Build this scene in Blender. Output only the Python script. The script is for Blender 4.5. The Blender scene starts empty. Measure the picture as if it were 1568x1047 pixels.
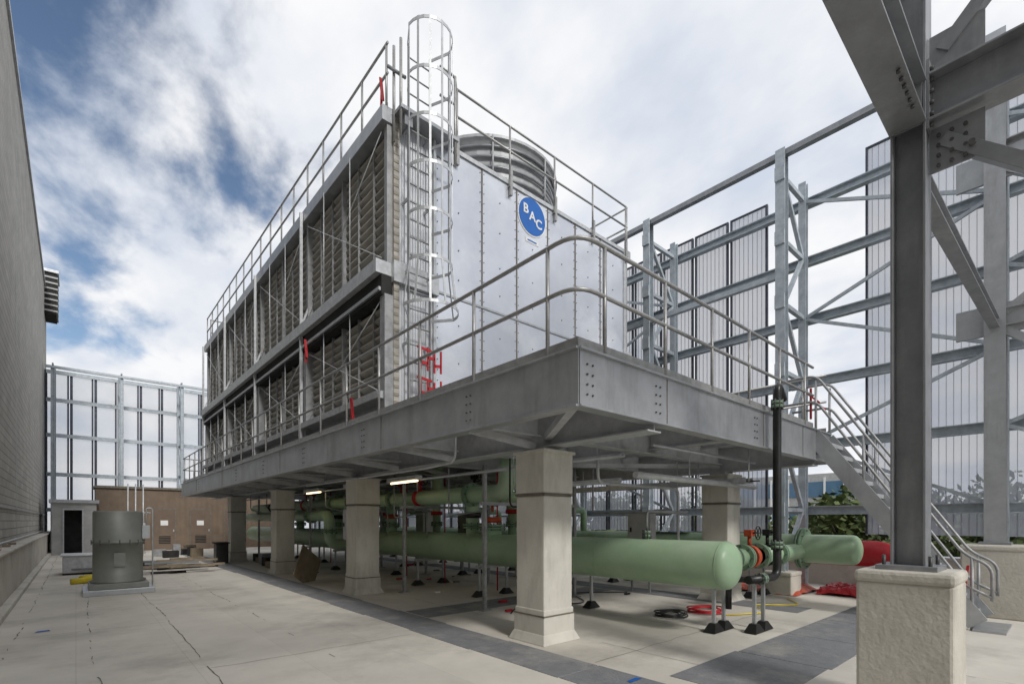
import bpy, math, random
from mathutils import Vector, Matrix
random.seed(7)
H=1.6
S=bpy.context.scene
COL=S.collection
# ---------------------------------------------------------------- materials
def nodes(name):
    m=bpy.data.materials.new(name); m.use_nodes=True
    nt=m.node_tree; b=nt.nodes['Principled BSDF']; return m,nt,b
def mat(name,c1,c2=None,scale=3.0,rough=0.6,metal=0.0,bump=0.0,detail=6,contrast=0.3,stretch=(1,1,1),spec=0.4,stain_sheen=None,stain_sheen_amt=0.0,sstretch=(1,1,1),sscale=None):
    m,nt,b=nodes(name); N=nt.nodes; L=nt.links
    if c2 is None: c2=tuple(x*0.75 for x in c1)
    g=N.new('ShaderNodeNewGeometry'); mp=N.new('ShaderNodeMapping'); mp.inputs['Scale'].default_value=stretch
    L.new(g.outputs['Position'],mp.inputs['Vector'])
    n=N.new('ShaderNodeTexNoise'); n.inputs['Scale'].default_value=scale; n.inputs['Detail'].default_value=detail; n.inputs['Roughness'].default_value=0.65
    L.new(mp.outputs[0],n.inputs['Vector'])
    r=N.new('ShaderNodeValToRGB'); r.color_ramp.elements[0].position=0.5-contrast/2; r.color_ramp.elements[1].position=0.5+contrast/2
    r.color_ramp.elements[0].color=(*c2,1); r.color_ramp.elements[1].color=(*c1,1)
    L.new(n.outputs['Fac'],r.inputs['Fac']); col=r.outputs['Color']
    if stain_sheen:
        ms=N.new('ShaderNodeMapping'); ms.inputs['Scale'].default_value=sstretch; L.new(g.outputs['Position'],ms.inputs['Vector'])
        n3=N.new('ShaderNodeTexNoise'); n3.inputs['Scale'].default_value=sscale or scale*0.27; n3.inputs['Detail'].default_value=8; n3.inputs['Roughness'].default_value=0.7
        L.new(ms.outputs[0],n3.inputs['Vector'])
        r3=N.new('ShaderNodeValToRGB'); r3.color_ramp.elements[0].position=0.50; r3.color_ramp.elements[1].position=0.70
        r3.color_ramp.elements[0].color=(0,0,0,1); r3.color_ramp.elements[1].color=(stain_sheen_amt,)*3+(1,)
        L.new(n3.outputs['Fac'],r3.inputs['Fac'])
        mx=N.new('ShaderNodeMixRGB'); mx.inputs[2].default_value=(*stain_sheen,1); L.new(r3.outputs[0],mx.inputs[0]); L.new(col,mx.inputs[1]); col=mx.outputs[0]
    L.new(col,b.inputs['Base Color'])
    b.inputs['Roughness'].default_value=rough; b.inputs['Metallic'].default_value=metal
    b.inputs['Specular IOR Level'].default_value=spec
    if bump>0:
        n2=N.new('ShaderNodeTexNoise'); n2.inputs['Scale'].default_value=scale*6; n2.inputs['Detail'].default_value=8
        L.new(g.outputs['Position'],n2.inputs['Vector'])
        bp=N.new('ShaderNodeBump'); bp.inputs['Strength'].default_value=bump; bp.inputs['Distance'].default_value=0.02
        L.new(n2.outputs['Fac'],bp.inputs['Height']); L.new(bp.outputs[0],b.inputs['Normal'])
    return m
def mat_wave(name,c1,c2,axis,scale,rough=0.5,metal=0.0,bump=0.6,nscale=1.5,dist=0.03):
    m=mat(name,c1,c2,nscale,rough,metal)
    nt=m.node_tree;N=nt.nodes;L=nt.links;b=N['Principled BSDF']
    g=N.new('ShaderNodeNewGeometry'); w=N.new('ShaderNodeTexWave'); w.wave_type='BANDS'; w.bands_direction=axis
    w.inputs['Scale'].default_value=scale
    L.new(g.outputs['Position'],w.inputs['Vector'])
    bp=N.new('ShaderNodeBump'); bp.inputs['Strength'].default_value=bump; bp.inputs['Distance'].default_value=dist
    L.new(w.outputs['Fac'],bp.inputs['Height']); L.new(bp.outputs[0],b.inputs['Normal'])
    return m
def brickify(m,axes,bw,rh,mort,c2,mortar,bump=0.5,smooth=0.3,dist=.01):
    nt=m.node_tree;N=nt.nodes;L=nt.links;b=N['Principled BSDF']
    src=b.inputs['Base Color'].links[0].from_socket
    g=N.new('ShaderNodeNewGeometry'); sp=N.new('ShaderNodeSeparateXYZ'); cb=N.new('ShaderNodeCombineXYZ')
    L.new(g.outputs['Position'],sp.inputs[0]); L.new(sp.outputs[axes[0]],cb.inputs[0]); L.new(sp.outputs[axes[1]],cb.inputs[1])
    br=N.new('ShaderNodeTexBrick'); L.new(cb.outputs[0],br.inputs['Vector']); br.inputs['Scale'].default_value=1.0
    br.inputs['Brick Width'].default_value=bw; br.inputs['Row Height'].default_value=rh; br.inputs['Mortar Size'].default_value=mort; br.inputs['Mortar Smooth'].default_value=smooth
    br.inputs['Color1'].default_value=(1,1,1,1); br.inputs['Color2'].default_value=(c2,c2,c2,1); br.inputs['Mortar'].default_value=(mortar,mortar,mortar,1)
    mx=N.new('ShaderNodeMixRGB'); mx.blend_type='MULTIPLY'; mx.inputs[0].default_value=1; L.new(src,mx.inputs[1]); L.new(br.outputs['Color'],mx.inputs[2]); L.new(mx.outputs[0],b.inputs['Base Color'])
    if bump:
        bp=N.new('ShaderNodeBump'); bp.inputs['Strength'].default_value=bump; bp.inputs['Distance'].default_value=dist; bp.invert=True; L.new(br.outputs['Fac'],bp.inputs['Height']); L.new(bp.outputs[0],b.inputs['Normal'])
    return m
def translucent(name,c,alpha):
    m=mat(name,c,tuple(x*.85 for x in c),1.0,0.5,0.0)
    nt=m.node_tree;N=nt.nodes;L=nt.links;b=N['Principled BSDF'];o=N['Material Output']
    t=N.new('ShaderNodeBsdfTransparent'); tr=N.new('ShaderNodeBsdfTranslucent'); tr.inputs[0].default_value=(*c,1)
    a=N.new('ShaderNodeMixShader'); a.inputs[0].default_value=0.55; L.new(b.outputs[0],a.inputs[1]); L.new(tr.outputs[0],a.inputs[2])
    mx=N.new('ShaderNodeMixShader'); mx.inputs[0].default_value=alpha
    L.new(a.outputs[0],mx.inputs[1]); L.new(t.outputs[0],mx.inputs[2]); L.new(mx.outputs[0],o.inputs[0])
    return m
M={}
drip=dict(sstretch=(1.6,1.6,0.25),sscale=2.2)
M['galv']=mat('galvanised_steel',(0.53,0.545,0.565),(0.37,0.385,0.40),3.5,0.40,0.55,0.04,detail=7,contrast=0.5,stain_sheen=(0.26,0.26,0.26),stain_sheen_amt=0.6,**drip)
M['galv_l']=mat('galvanised_light',(0.60,0.615,0.63),(0.44,0.455,0.47),9,0.45,0.4,0.03)
M['galv_m']=mat('galvanised_mid',(0.40,0.405,0.41),(0.26,0.265,0.27),7,0.5,0.3,0.05)
M['galv_blue']=mat('galvanised_bluish',(0.55,0.60,0.64),(0.37,0.42,0.46),7,0.5,0.2,0.05,contrast=.4,stain_sheen=(0.28,0.31,0.34),stain_sheen_amt=0.6,sscale=3)
M['rail']=mat('rail_steel',(0.42,0.42,0.415),(0.30,0.30,0.295),12,0.42,0.45)
M['steel']=mat('column_steel',(0.34,0.35,0.37),(0.22,0.23,0.245),4,0.42,0.45,0.06,detail=8,contrast=.5,stain_sheen=(0.47,0.475,0.48),stain_sheen_amt=0.45,**drip)
M['under']=mat('underside_steel',(0.54,0.55,0.56),(0.38,0.39,0.40),6,0.5,0.15,0.05,contrast=.45,stain_sheen=(0.26,0.26,0.26),stain_sheen_amt=0.5,sscale=2)
M['panel']=mat('casing_panel',(0.70,0.73,0.80),(0.55,0.585,0.66),0.9,0.24,0.4,0.02,contrast=0.45,stain_sheen=(0.84,0.86,0.9),stain_sheen_amt=0.7,sscale=0.7)  # lighter noise patches paint sheen variation into the casing colour
M['panelb']=mat('casing_panel_dull',(0.64,0.67,0.74),(0.50,0.535,0.61),1.1,0.28,0.4,0.02,contrast=0.5,stain_sheen=(0.75,0.77,0.80),stain_sheen_amt=0.6,sscale=0.9)  # alternate panel tone, its sheen patches likewise painted into the colour
M['panel2']=mat_wave('casing_ribbed',(0.62,0.64,0.67),(0.48,0.50,0.53),'X',6.0,0.4,0.2,0.5)
M['louv']=mat('louver_blade',(0.54,0.515,0.465),(0.27,0.25,0.22),2.2,0.6,0.1,0.05,stretch=(1,1,5),contrast=0.5)
M['louv2']=mat('louver_edge',(0.36,0.33,0.28),(0.24,0.215,0.18),5,0.7)
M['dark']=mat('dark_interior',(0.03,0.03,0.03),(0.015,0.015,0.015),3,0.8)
M['seam']=mat('seam_dark',(0.20,0.175,0.14),(0.12,0.105,0.085),8,0.6)
M['bolt']=mat('bolt',(0.12,0.12,0.12),(0.07,0.07,0.07),8,0.5,0.4)
M['white']=mat('white_paint',(0.80,0.80,0.79),(0.72,0.72,0.71),8,0.5)
M['blue']=mat('sign_blue',(0.01,0.13,0.48),(0.01,0.11,0.42),5,0.35)
M['green']=mat('pipe_green',(0.36,0.50,0.33),(0.28,0.41,0.26),2.0,0.38,0.0,0.04,contrast=0.4,stain_sheen=(0.46,0.54,0.41),stain_sheen_amt=0.7)
M['flange']=mat('flange_green',(0.20,0.30,0.20),(0.14,0.22,0.14),8,0.5)
M['black']=mat('black_pipe',(0.022,0.022,0.022),(0.012,0.012,0.012),8,0.35)
M['red']=mat('red_paint',(0.50,0.02,0.03),(0.38,0.015,0.02),8,0.5)
M['orange']=mat('orange_red_tarp',(0.55,0.09,0.03),(0.36,0.05,0.02),3,0.5,0,0.5)
M['conc']=mat('pier_concrete',(0.65,0.63,0.565),(0.55,0.53,0.47),3,0.75,0,0.15,contrast=0.5,stain_sheen=(0.38,0.36,0.31),stain_sheen_amt=0.65,sstretch=(2,2,.5),sscale=1.6)
M['conc2']=mat('pedestal_concrete',(0.62,0.59,0.52),(0.48,0.455,0.40),4,0.85,0,0.35,contrast=0.6,stain_sheen=(0.36,0.335,0.29),stain_sheen_amt=0.7)
M['roof']=brickify(mat('roof_membrane',(0.70,0.66,0.59),(0.56,0.525,0.465),0.9,0.85,0,0.0,detail=15,contrast=0.40,stain_sheen=(0.37,0.345,0.305),stain_sheen_amt=0.85,sscale=0.42),(1,0),60,0.98,0.004,0.93,0.80,0.25,0.8,.01)
M['walk']=mat('walk_pad',(0.235,0.24,0.25),(0.17,0.175,0.185),6,0.9,0,0.5,contrast=0.5,stain_sheen=(0.38,0.365,0.335),stain_sheen_amt=0.8,sscale=1.3)
M['crack']=mat('crack',(0.24,0.22,0.19),(0.13,0.12,0.105),8,0.9)
M['siding']=brickify(mat('concrete_block',(0.52,0.50,0.46),(0.39,0.375,0.345),1.0,0.85,0,0,detail=10,contrast=.45),(1,2),0.8,0.2,0.012,0.84,0.55,0.8,0.2,.02)
M['curbm']=mat('curb_membrane',(0.60,0.57,0.51),(0.48,0.45,0.40),1.5,0.8,0,0.25,contrast=.45,stain_sheen=(0.32,0.30,0.26),stain_sheen_amt=0.75,sscale=1.2)
M['brown']=mat_wave('brown_siding',(0.19,0.14,0.10),(0.15,0.11,0.078),'X',1.2,0.6,0,0.4,2)
M['browndoor']=mat('brown_door',(0.17,0.125,0.09),(0.14,0.10,0.075),4,0.5)
M['shed']=mat('shed_grey',(0.48,0.48,0.47),(0.38,0.38,0.375),3,0.7)
M['fan']=mat('fan_housing',(0.27,0.28,0.255),(0.20,0.21,0.19),2,0.5,0.2,0.03,contrast=.4)
M['stack']=mat('fan_stack',(0.46,0.47,0.48),(0.34,0.35,0.36),3,0.5,0.2)
M['screen']=translucent('screen_panel',(0.60,0.62,0.70),0.36)
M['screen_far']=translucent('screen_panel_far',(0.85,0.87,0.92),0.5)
M['grate']=translucent('deck_grating',(0.34,0.34,0.34),0.35)
M['mull']=mat('mullion_dark',(0.09,0.10,0.13),(0.06,0.065,0.085),6,0.5,0.3)
M['mull2']=mat('panel_rib',(0.36,0.37,0.42),(0.30,0.31,0.36),6,0.5,0.3)
M['leaf']=mat('leaves',(0.13,0.16,0.05),(0.05,0.075,0.025),1.2,0.8,contrast=0.4)
M['bark']=mat('bark',(0.10,0.08,0.06),(0.06,0.05,0.04),6,0.9)
M['ground']=mat('terrain',(0.12,0.12,0.08),(0.07,0.08,0.05),0.05,0.95)
M['glass']=mat('window_glass',(0.10,0.20,0.30),(0.06,0.14,0.24),0.3,0.15)
M['ins']=mat('insulation',(0.70,0.71,0.72),(0.56,0.57,0.58),5,0.4,0.2)
M['wood']=mat('plywood',(0.30,0.24,0.165),(0.20,0.16,0.11),4,0.8)
M['yellow']=mat('yellow',(0.75,0.60,0.03),(0.6,0.48,0.03),9,0.5)
M['tape']=mat('blue_tape',(0.02,0.14,0.50),None,9,0.5)
lm,nt_,b_=nodes('lamp_tube'); b_.inputs['Emission Color'].default_value=(1,0.75,0.4,1); b_.inputs['Emission Strength'].default_value=4.5; M['lamp']=lm
# ---------------------------------------------------------------- mesh builder
class B:
    def __init__(s): s.v=[];s.f=[];s.m=[];s.sm=[];s.names=[]
    def mi(s,m):
        if m not in s.names: s.names.append(m)
        return s.names.index(m)
    def face(s,pts,m,smooth=False):
        i=len(s.v); s.v+= [tuple(p) for p in pts]; s.f.append(tuple(range(i,i+len(pts)))); s.m.append(s.mi(m)); s.sm.append(smooth)
    def hexa(s,p,m):
        i=len(s.v); s.v+=[tuple(q) for q in p]; k=s.mi(m)
        for f in ((0,3,2,1),(4,5,6,7),(0,1,5,4),(1,2,6,5),(2,3,7,6),(3,0,4,7)):
            s.f.append(tuple(i+a for a in f)); s.m.append(k); s.sm.append(False)
    def box(s,x0,x1,y0,y1,z0,z1,m):
        if x0>x1:x0,x1=x1,x0
        if y0>y1:y0,y1=y1,y0
        if z0>z1:z0,z1=z1,z0
        s.hexa([(x0,y0,z0),(x1,y0,z0),(x1,y1,z0),(x0,y1,z0),(x0,y0,z1),(x1,y0,z1),(x1,y1,z1),(x0,y1,z1)],m)
    def frame(s,p0,p1,up=None):
        p0=Vector(p0);p1=Vector(p1);d=(p1-p0).normalized()
        u=Vector(up) if up else Vector((0,0,1))
        if abs(d.dot(u))>0.98: u=Vector((0,1,0))
        r=d.cross(u).normalized(); u=r.cross(d).normalized()
        return p0,p1,d,r,u
    def beam(s,p0,p1,w,h,m,up=None,ox=0,oz=0):
        p0,p1,d,r,u=s.frame(p0,p1,up)
        q=[]
        for p in (p0,p1):
            for a,b in ((-1,-1),(1,-1),(1,1),(-1,1)):
                q.append(p+r*(ox+a*w/2)+u*(oz+b*h/2))
        s.hexa(q,m)
    def ibeam(s,p0,p1,w,h,m,up=None,tf=0.018,tw=0.012):
        s.beam(p0,p1,w,tf,m,up,0,h/2-tf/2); s.beam(p0,p1,w,tf,m,up,0,-h/2+tf/2); s.beam(p0,p1,tw,h-2*tf,m,up)
    def tube(s,path,r,m,n=10,caps=True,radii=None):
        P=[Vector(p) for p in path]; k=s.mi(m); base=len(s.v)
        pr=None
        for i,p in enumerate(P):
            if i==0:d=P[1]-P[0]
            elif i==len(P)-1:d=P[-1]-P[-2]
            else:d=(P[i+1]-P[i]).normalized()+(P[i]-P[i-1]).normalized()
            if d.length<1e-6: d=P[-1]-P[0]
            d.normalize()
            if pr is None:
                a=Vector((0,0,1)) if abs(d.z)<0.9 else Vector((0,1,0)); pr=d.cross(a).normalized()
            else:
                pr=(pr-d*pr.dot(d)).normalized()
            q=d.cross(pr); rr=radii[i] if radii else r
            for j in range(n):
                t=2*math.pi*j/n; s.v.append(tuple(p+pr*math.cos(t)*rr+q*math.sin(t)*rr))
        for i in range(len(P)-1):
            for j in range(n):
                a=base+i*n+j;b=base+i*n+(j+1)%n
                s.f.append((a,b,b+n,a+n)); s.m.append(k); s.sm.append(True)
        if caps:
            s.f.append(tuple(base+j for j in range(n))[::-1]); s.m.append(k); s.sm.append(False)
            s.f.append(tuple(base+(len(P)-1)*n+j for j in range(n))); s.m.append(k); s.sm.append(False)
    def cyl(s,p0,p1,r,m,n=16): s.tube([p0,p1],r,m,n)
    def obj(s,name,parent=None,bevel=0):
        me=bpy.data.meshes.new(name); me.from_pydata(s.v,[],s.f)
        for nm in s.names: me.materials.append(M[nm])
        me.polygons.foreach_set('material_index',s.m); me.polygons.foreach_set('use_smooth',s.sm); me.update()
        o=bpy.data.objects.new(name,me); COL.objects.link(o)
        if parent: o.parent=parent
        if bevel:
            md=o.modifiers.new('b','BEVEL'); md.width=bevel; md.segments=2; md.limit_method='ANGLE'
        return o
def root(name):
    o=bpy.data.objects.new(name,None); COL.objects.link(o); return o
def fillet(pts,r,n=6):
    P=[Vector(p) for p in pts]; out=[P[0]]
    for i in range(1,len(P)-1):
        a=(P[i-1]-P[i]);b=(P[i+1]-P[i]); k=min(r,a.length*0.49,b.length*0.49)
        A=P[i]+a.normalized()*k;C=P[i]+b.normalized()*k
        for j in range(n+1):
            t=j/n; out.append(A*(1-t)**2+P[i]*2*t*(1-t)+C*t*t)
    out.append(P[-1]); return out
# ---------------------------------------------------------------- ground / roof
b=B(); b.face([(-600,-600,-7),(600,-600,-7),(600,600,-7),(-600,600,-7)],'ground'); b.obj('ground')
roof=root('roof')
b=B(); b.box(-14,14.6,-14,40,-0.6,0,'roof'); b.obj('roof_deck',roof)
b=B()
def pads(x0,x1,y0,y1,along,z=0.006):
    L=1.5
    a0,a1=(y0,y1) if along=='y' else (x0,x1)
    a=a0
    while a<a1-0.01:
        e=min(a+L,a1); j=random.uniform(-0.03,0.03)
        if along=='y': b.box(x0+j,x1+j,a,e-0.015,0,z,'walk')
        else: b.box(a,e-0.015,y0+j,y1+j,0,z,'walk')
        a=e
pads(3.70,4.34,-4,29,'y'); pads(4.6,13,1.75,2.75,'x'); pads(4.38,9.3,7.1,7.85,'x'); pads(9.4,10.1,3.2,20,'y')
b.obj('walkway_pads',roof)
b=B()
def crack(x0,y0,y1,w=0.013,amp=0.03,drift=0):
    y=y0;x=x0;pts=[]
    while y<y1:
        pts.append((x,y)); y+=random.uniform(0.08,0.22); x+=random.uniform(-amp,amp); x+=(x0-x)*.15
    on=True
    for (xa,ya),(xb,yb) in zip(pts,pts[1:]):
        if random.random()<0.08: on=not on
        if not on and random.random()<.7: continue
        ww=w*random.uniform(0.4,1.3); b.face([(xa-ww/2,ya,0.004),(xa+ww/2,ya,0.004),(xb+ww/2,yb,0.004),(xb-ww/2,yb,0.004)],'crack')
for x in (-0.62,0.17,1.1,2.3): crack(x,1,34,0.012,0.018)
for x in (5.2,6.9,8.3,): crack(x,-1,30,0.008,0.015)
def crackx(y0,x0,x1,w=0.008,amp=0.02):
    x=x0;pts=[]
    while x<x1: pts.append((x,y0+random.uniform(-amp,amp))); x+=random.uniform(0.1,0.3)
    for (xa,ya),(xb,yb) in zip(pts,pts[1:]):
        b.face([(xa,ya-w/2,0.005),(xb,yb-w/2,0.005),(xb,yb+w/2,0.005),(xa,ya+w/2,0.005)],'crack')
crackx(6.2,1.1,3.6); crackx(9.5,-0.6,1.1); crackx(3.6,4.4,9)
b.obj('membrane_seams',roof)
b=B()
b.box(14.2,14.6,-14,40,0,0.75,'curbm'); b.box(14.12,14.68,-14,40,0.75,0.80,'galv_l')
b.box(-1.2,14.2,37.2,37.6,0,0.9,'curbm'); b.box(-1.2,14.12,37.14,37.66,0.9,0.95,'galv_l')
b.obj('roof_parapet')
# ---------------------------------------------------------------- left building wall
w=root('building_wall')
b=B()
b.box(-6,-1.28,-12,39,0,14.2,'siding'); b.obj('block_wall',w)
b=B()
b.box(-1.28,-1.0,-12,38,0,0.98,'curbm'); b.box(-1.28,-0.94,-12,38,0.98,1.03,'curbm')
b.box(-1.0,-0.86,-12,38,0,0.10,'curbm'); b.obj('base_curb',w,0.015)
b=B()
for y in [4.6,9,14,20,27,34]:
    b.box(-1.283,-1.274,y,y+0.04,1.03,14.2,'galv_l')
b.box(-1.28,-1.24,-12,39,1.9,1.95,'galv')
b.box(-1.28,-1.22,-12,39,14.2,14.35,'galv')
b.obj('wall_joints',w)
b=B()
b.box(-1.9,-0.8,36.6,38.4,12.8,15.0,'dark')
for i in range(7): b.box(-1.9,-0.74,36.55,38.45,12.9+i*0.3,12.98+i*0.3,'shed')
b.box(-2,-0.7,36.5,38.5,15.0,15.15,'galv_l')
b.obj('wall_louver_box',w)
b=B()
b.tube([(-1.2,2,1.12),(-1.2,34,1.12)],.02,'galv_l',8)
for i in range(7):
    y=7+i*1.6+random.uniform(-.3,.3); b.box(-1.2,-1.08,y,y+.22,1.03,1.05+random.uniform(0,.03),random.choice(['wood','seam','orange']))
b.obj('ledge_debris')
# ---------------------------------------------------------------- platform
pl=root('steel_platform')
PX0,PX1,PY0,PY1=3.5,10.6,3.05,26.1; ZB,ZT=2.66,3.22
b=B()
def chan_y(x,y0,y1,side,m='galv'):
    b.box(x,x-side*0.02,y0,y1,ZB+0.02,ZT-0.02,m)
    b.box(x+side*0.035,x-side*0.12,y0,y1,ZB,ZB+0.022,m); b.box(x+side*0.035,x-side*0.12,y0,y1,ZT-0.022,ZT,m)
chan_y(PX0,PY0+0.0,PY1,-1); chan_y(PX1,PY0,PY1,1)
def chan_x(y,x0,x1,side,m='galv'):
    b.box(x0,x1,y,y-side*0.02,ZB+0.02,ZT-0.02,m)
    b.box(x0,x1,y+side*0.035,y-side*0.12,ZB+0.002,ZB+0.024,m); b.box(x0,x1,y+side*0.035,y-side*0.12,ZT-0.024,ZT-0.002,m)
chan_x(PY0,PX0+0.002,PX1,-1); chan_x(PY1,PX0,PX1,1)
for y in (7.0,12.0,18.0,22.5): b.box(PX0-0.006,PX0,y,y+0.02,ZB+0.03,ZT-0.03,'seam')
for x in (5.0,7.6,9.2): b.box(x,x+0.012,PY0-0.006,PY0,ZB+0.03,ZT-0.03,'seam')
def bolts_y(y,x=PX0):
    for k in range(4):
        for q in (0,0.08): b.cyl((x-0.015,y+q,ZB+0.13+k*0.095),(x,y+q,ZB+0.13+k*0.095),0.011,'bolt',6)
def bolts_x(xx,y=PY0):
    for k in range(4):
        for q in (0,0.08): b.cyl((xx+q,y-0.015,ZB+0.13+k*0.095),(xx+q,y,ZB+0.13+k*0.095),0.011,'bolt',6)
for y in (4.72,10.4,16.1,21.9,7.6,13.3): bolts_y(y)
for x in (3.62,4.78,7.3,9.85): bolts_x(x)
b.obj('edge_channels',pl,0.004)
b=B()
PIY=[4.8,10.5,16.2,22.0]
for x in (4.8,9.9): b.ibeam((x,PY0+0.03,2.83),(x,PY1-0.03,2.83),0.26,0.5,'under')
b.ibeam((7.35,PY0+0.05,2.98),(7.35,PY1-0.03,2.98),0.2,0.38,'under')
cy=[4.8,6.7,8.6,10.5,12.4,14.3,16.2,18.1,20.0,22.0,24.0]
for y in cy:
    b.ibeam((PX0+0.02,y,2.90),(4.67,y,2.90),0.16,0.36,'under'); b.ibeam((4.93,y,2.93),(9.77,y,2.93),0.18,0.42,'under'); b.ibeam((10.03,y,2.9),(PX1-0.02,y,2.9),0.16,0.36,'under')
    b.beam((PX0+0.05,y+0.02,2.70),(4.66,y+0.02,2.60),0.02,0.10,'under')
for x in (5.6,6.5,8.2,9.1): b.ibeam((x,PY0+0.03,3.08),(x,PY1-0.03,3.08),0.1,0.2,'under')
for a,c in zip(cy[::2],cy[1::2]):
    b.beam((4.9,a,2.70),(7.3,c,2.70),0.08,0.08,'under'); b.beam((7.4,c,2.70),(9.8,a,2.70),0.08,0.08,'under')
b.beam((3.6,3.2,2.72),(4.8,4.75,2.72),0.09,0.09,'under'); b.beam((4.9,3.1,2.72),(4.9,4.75,2.72),0.09,0.09,'under')
b.obj('framing',pl)
b=B()
b.box(PX0+0.02,PX1-0.02,PY0+0.02,PY1-0.02,ZT-0.035,ZT-0.005,'grate'); b.obj('deck_grating',pl)
b=B()
for x in (4.25,6.0,8.5,10.25): b.ibeam((x,7.65,3.34),(x,22.7,3.34),0.2,0.24,'galv')
b.obj('tower_support_beams',pl)
# ---------------------------------------------------------------- piers
def pier(x,y):
    r=root('concrete_pier'); 
    b=B(); s=0.27
    b.box(x-s,x+s,y-s,y+s,0.42,1.93,'conc'); b.box(x-s-0.008,x+s+0.008,y-s-0.008,y+s+0.008,1.96,2.52,'conc'); b.obj('shaft',r,0.02)
    b=B(); e=s+0.012
    b.box(x-e,x+e,y-e,y+e,0.36,0.44,'conc'); b.box(x-e-0.01,x+e+0.01,y-e-0.01,y+e+0.01,0.10,0.36,'conc')
    q=[(x-e-.07,y-e-.07,0),(x+e+.07,y-e-.07,0),(x+e+.07,y+e+.07,0),(x-e-.07,y+e+.07,0),(x-e-.012,y-e-.012,.13),(x+e+.012,y-e-.012,.13),(x+e+.012,y+e+.012,.13),(x-e-.012,y+e+.012,.13)]
    b.hexa(q,'conc'); b.obj('base_flashing',r,0.012)
    b=B(); b.box(x-s-.012,x+s+.012,y-s-.012,y+s+.012,1.93,1.96,'seam'); b.box(x-e-.014,x+e+.014,y-e-.014,y+e+.014,0.352,0.368,'seam')
    b.box(x-.16,x+.16,y-.16,y+.16,2.52,2.58,'under'); b.box(x-s-.03,x+s+.03,y-s-.03,y+s+.03,2.49,2.53,'conc'); b.obj('straps_and_plate',r)
for x in (4.8,9.9):
    for y in PIY: pier(x,y)
# ---------------------------------------------------------------- railings
def railing(name,path,z,h=1.1,spacing=1.22,r=0.022,fr=0.28,toe=True,start=0.4,parent=None,m='rail',mids=(0.55,)):
    b=B()
    pts=[Vector((p[0],p[1],z)) for p in path]
    for hh in (h,)+tuple(h*q/1.0 for q in mids):
        pp=[p+Vector((0,0,hh)) for p in pts]
        if fr: pp=fillet(pp,fr)
        b.tube(pp,r,m,8)
    for a,c in zip(pts,pts[1:]):
        L=(c-a).length; d=(c-a)/L; n=max(1,round((L-2*start)/spacing))
        for i in range(n+1):
            p=a+d*(start+(L-2*start)*i/n)
            b.tube([p-Vector((0,0,0.05)),p+Vector((0,0,h))],r*0.95,m,8)
            b.box(p.x-.035,p.x+.035,p.y-.035,p.y+.035,z-0.12,z+0.02,m)
        if toe:
            b.beam(a+Vector((0,0,0.06)),c+Vector((0,0,0.06)),0.008,0.11,m)
    return b.obj(name,parent)
railing('guard_railing',[(3.55,26.0),(3.55,3.1),(9.85,3.1)],ZT,1.1)
railing('guard_railing',[(10.55,3.1),(10.55,26.0),(3.55,26.0)],ZT,1.1)
# ---------------------------------------------------------------- cooling tower
ct=root('cooling_tower')
TX0,TX1,TY0,TY1=4.0,10.5,7.62,22.7; TB,TT=3.46,8.44; CELL=(TY1-TY0)/4
b=B()
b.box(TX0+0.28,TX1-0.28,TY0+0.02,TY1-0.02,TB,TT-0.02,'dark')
b.box(TX0,TX1,TY0,TY1,TT-0.06,TT,'galv_l'); b.box(TX0,TX1,TY0,TY1,TB,TB+0.28,'galv')
b.obj('core',ct)
b=B()
MZ=H+4.12
for zz in (TY0,TY1+0.02):
    y0,y1=zz-0.02,zz
    xs=[4.84,5.9,6.8,7.7,8.6,9.5,10.5]
    b.box(4.0,4.84,y0,y1,TB,TT,'panel2')
    for i,(a,c) in enumerate(zip(xs,xs[1:])):
        dy=0.005*random.random(); dy2=.005*random.random()
        b.hexa([(a,y0-dy,TB),(c,y0-dy2,TB),(c,y1,TB),(a,y1,TB),(a,y0-dy2,MZ-.02),(c,y0-dy,MZ-.02),(c,y1,MZ-.02),(a,y1,MZ-.02)],'panelb' if i%2 else 'panel')
        b.hexa([(a,y0-dy2,MZ+.02),(c,y0-dy,MZ+.02),(c,y1,MZ+.02),(a,y1,MZ+.02),(a,y0-dy,TT),(c,y0-dy2,TT),(c,y1,TT),(a,y1,TT)],'panel' if i%3 else 'panelb')
b.obj('casing_panels',ct)
b=B()
yf=TY0-0.02
for x in [4.84,5.9,6.8,7.7,8.6,9.5]:
    b.box(x-.014,x+.014,yf-0.014,yf-0.0055,TB,TT,'seam')
    for k in range(26):
        z=TB+0.1+k*0.19
        for sg in (-.045,.045): b.cyl((x+sg,yf-0.014,z),(x+sg,yf,z),0.009,'bolt',6)
for x in [5.35,6.35,7.25,8.15,9.05,10.0]:
    for z in (MZ+0.35,MZ+0.9,MZ+1.6,MZ+2.2,MZ-0.5,MZ-1.2): b.cyl((x,yf-0.014,z),(x,yf,z),0.012,'bolt',6)
b.box(4.84,10.5,yf-0.02,yf-.006,MZ-0.02,MZ+0.02,'galv'); b.box(3.96,10.54,yf-0.035,yf-0.007,TT-0.05,TT+0.03,'galv_l')
b.box(4.0,4.10,yf-0.05,yf-0.003,TB,TT,'louv'); b.box(4.78,4.83,yf-0.05,yf-0.003,TB,TT-0.06,'galv_l')
for k in range(36):
    z=TB+0.1+k*0.135; b.box(4.0,4.09,yf-0.058,yf-0.05,z,z+0.05,'louv2')
b.box(10.42,10.52,yf-0.03,yf-0.006,TB,TT,'galv_l')
b.box(3.98,4.86,yf-0.10,yf-0.0,MZ-0.12,MZ+0.22,'galv_l')
b.obj('panel_trim',ct)
b=B()
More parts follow.
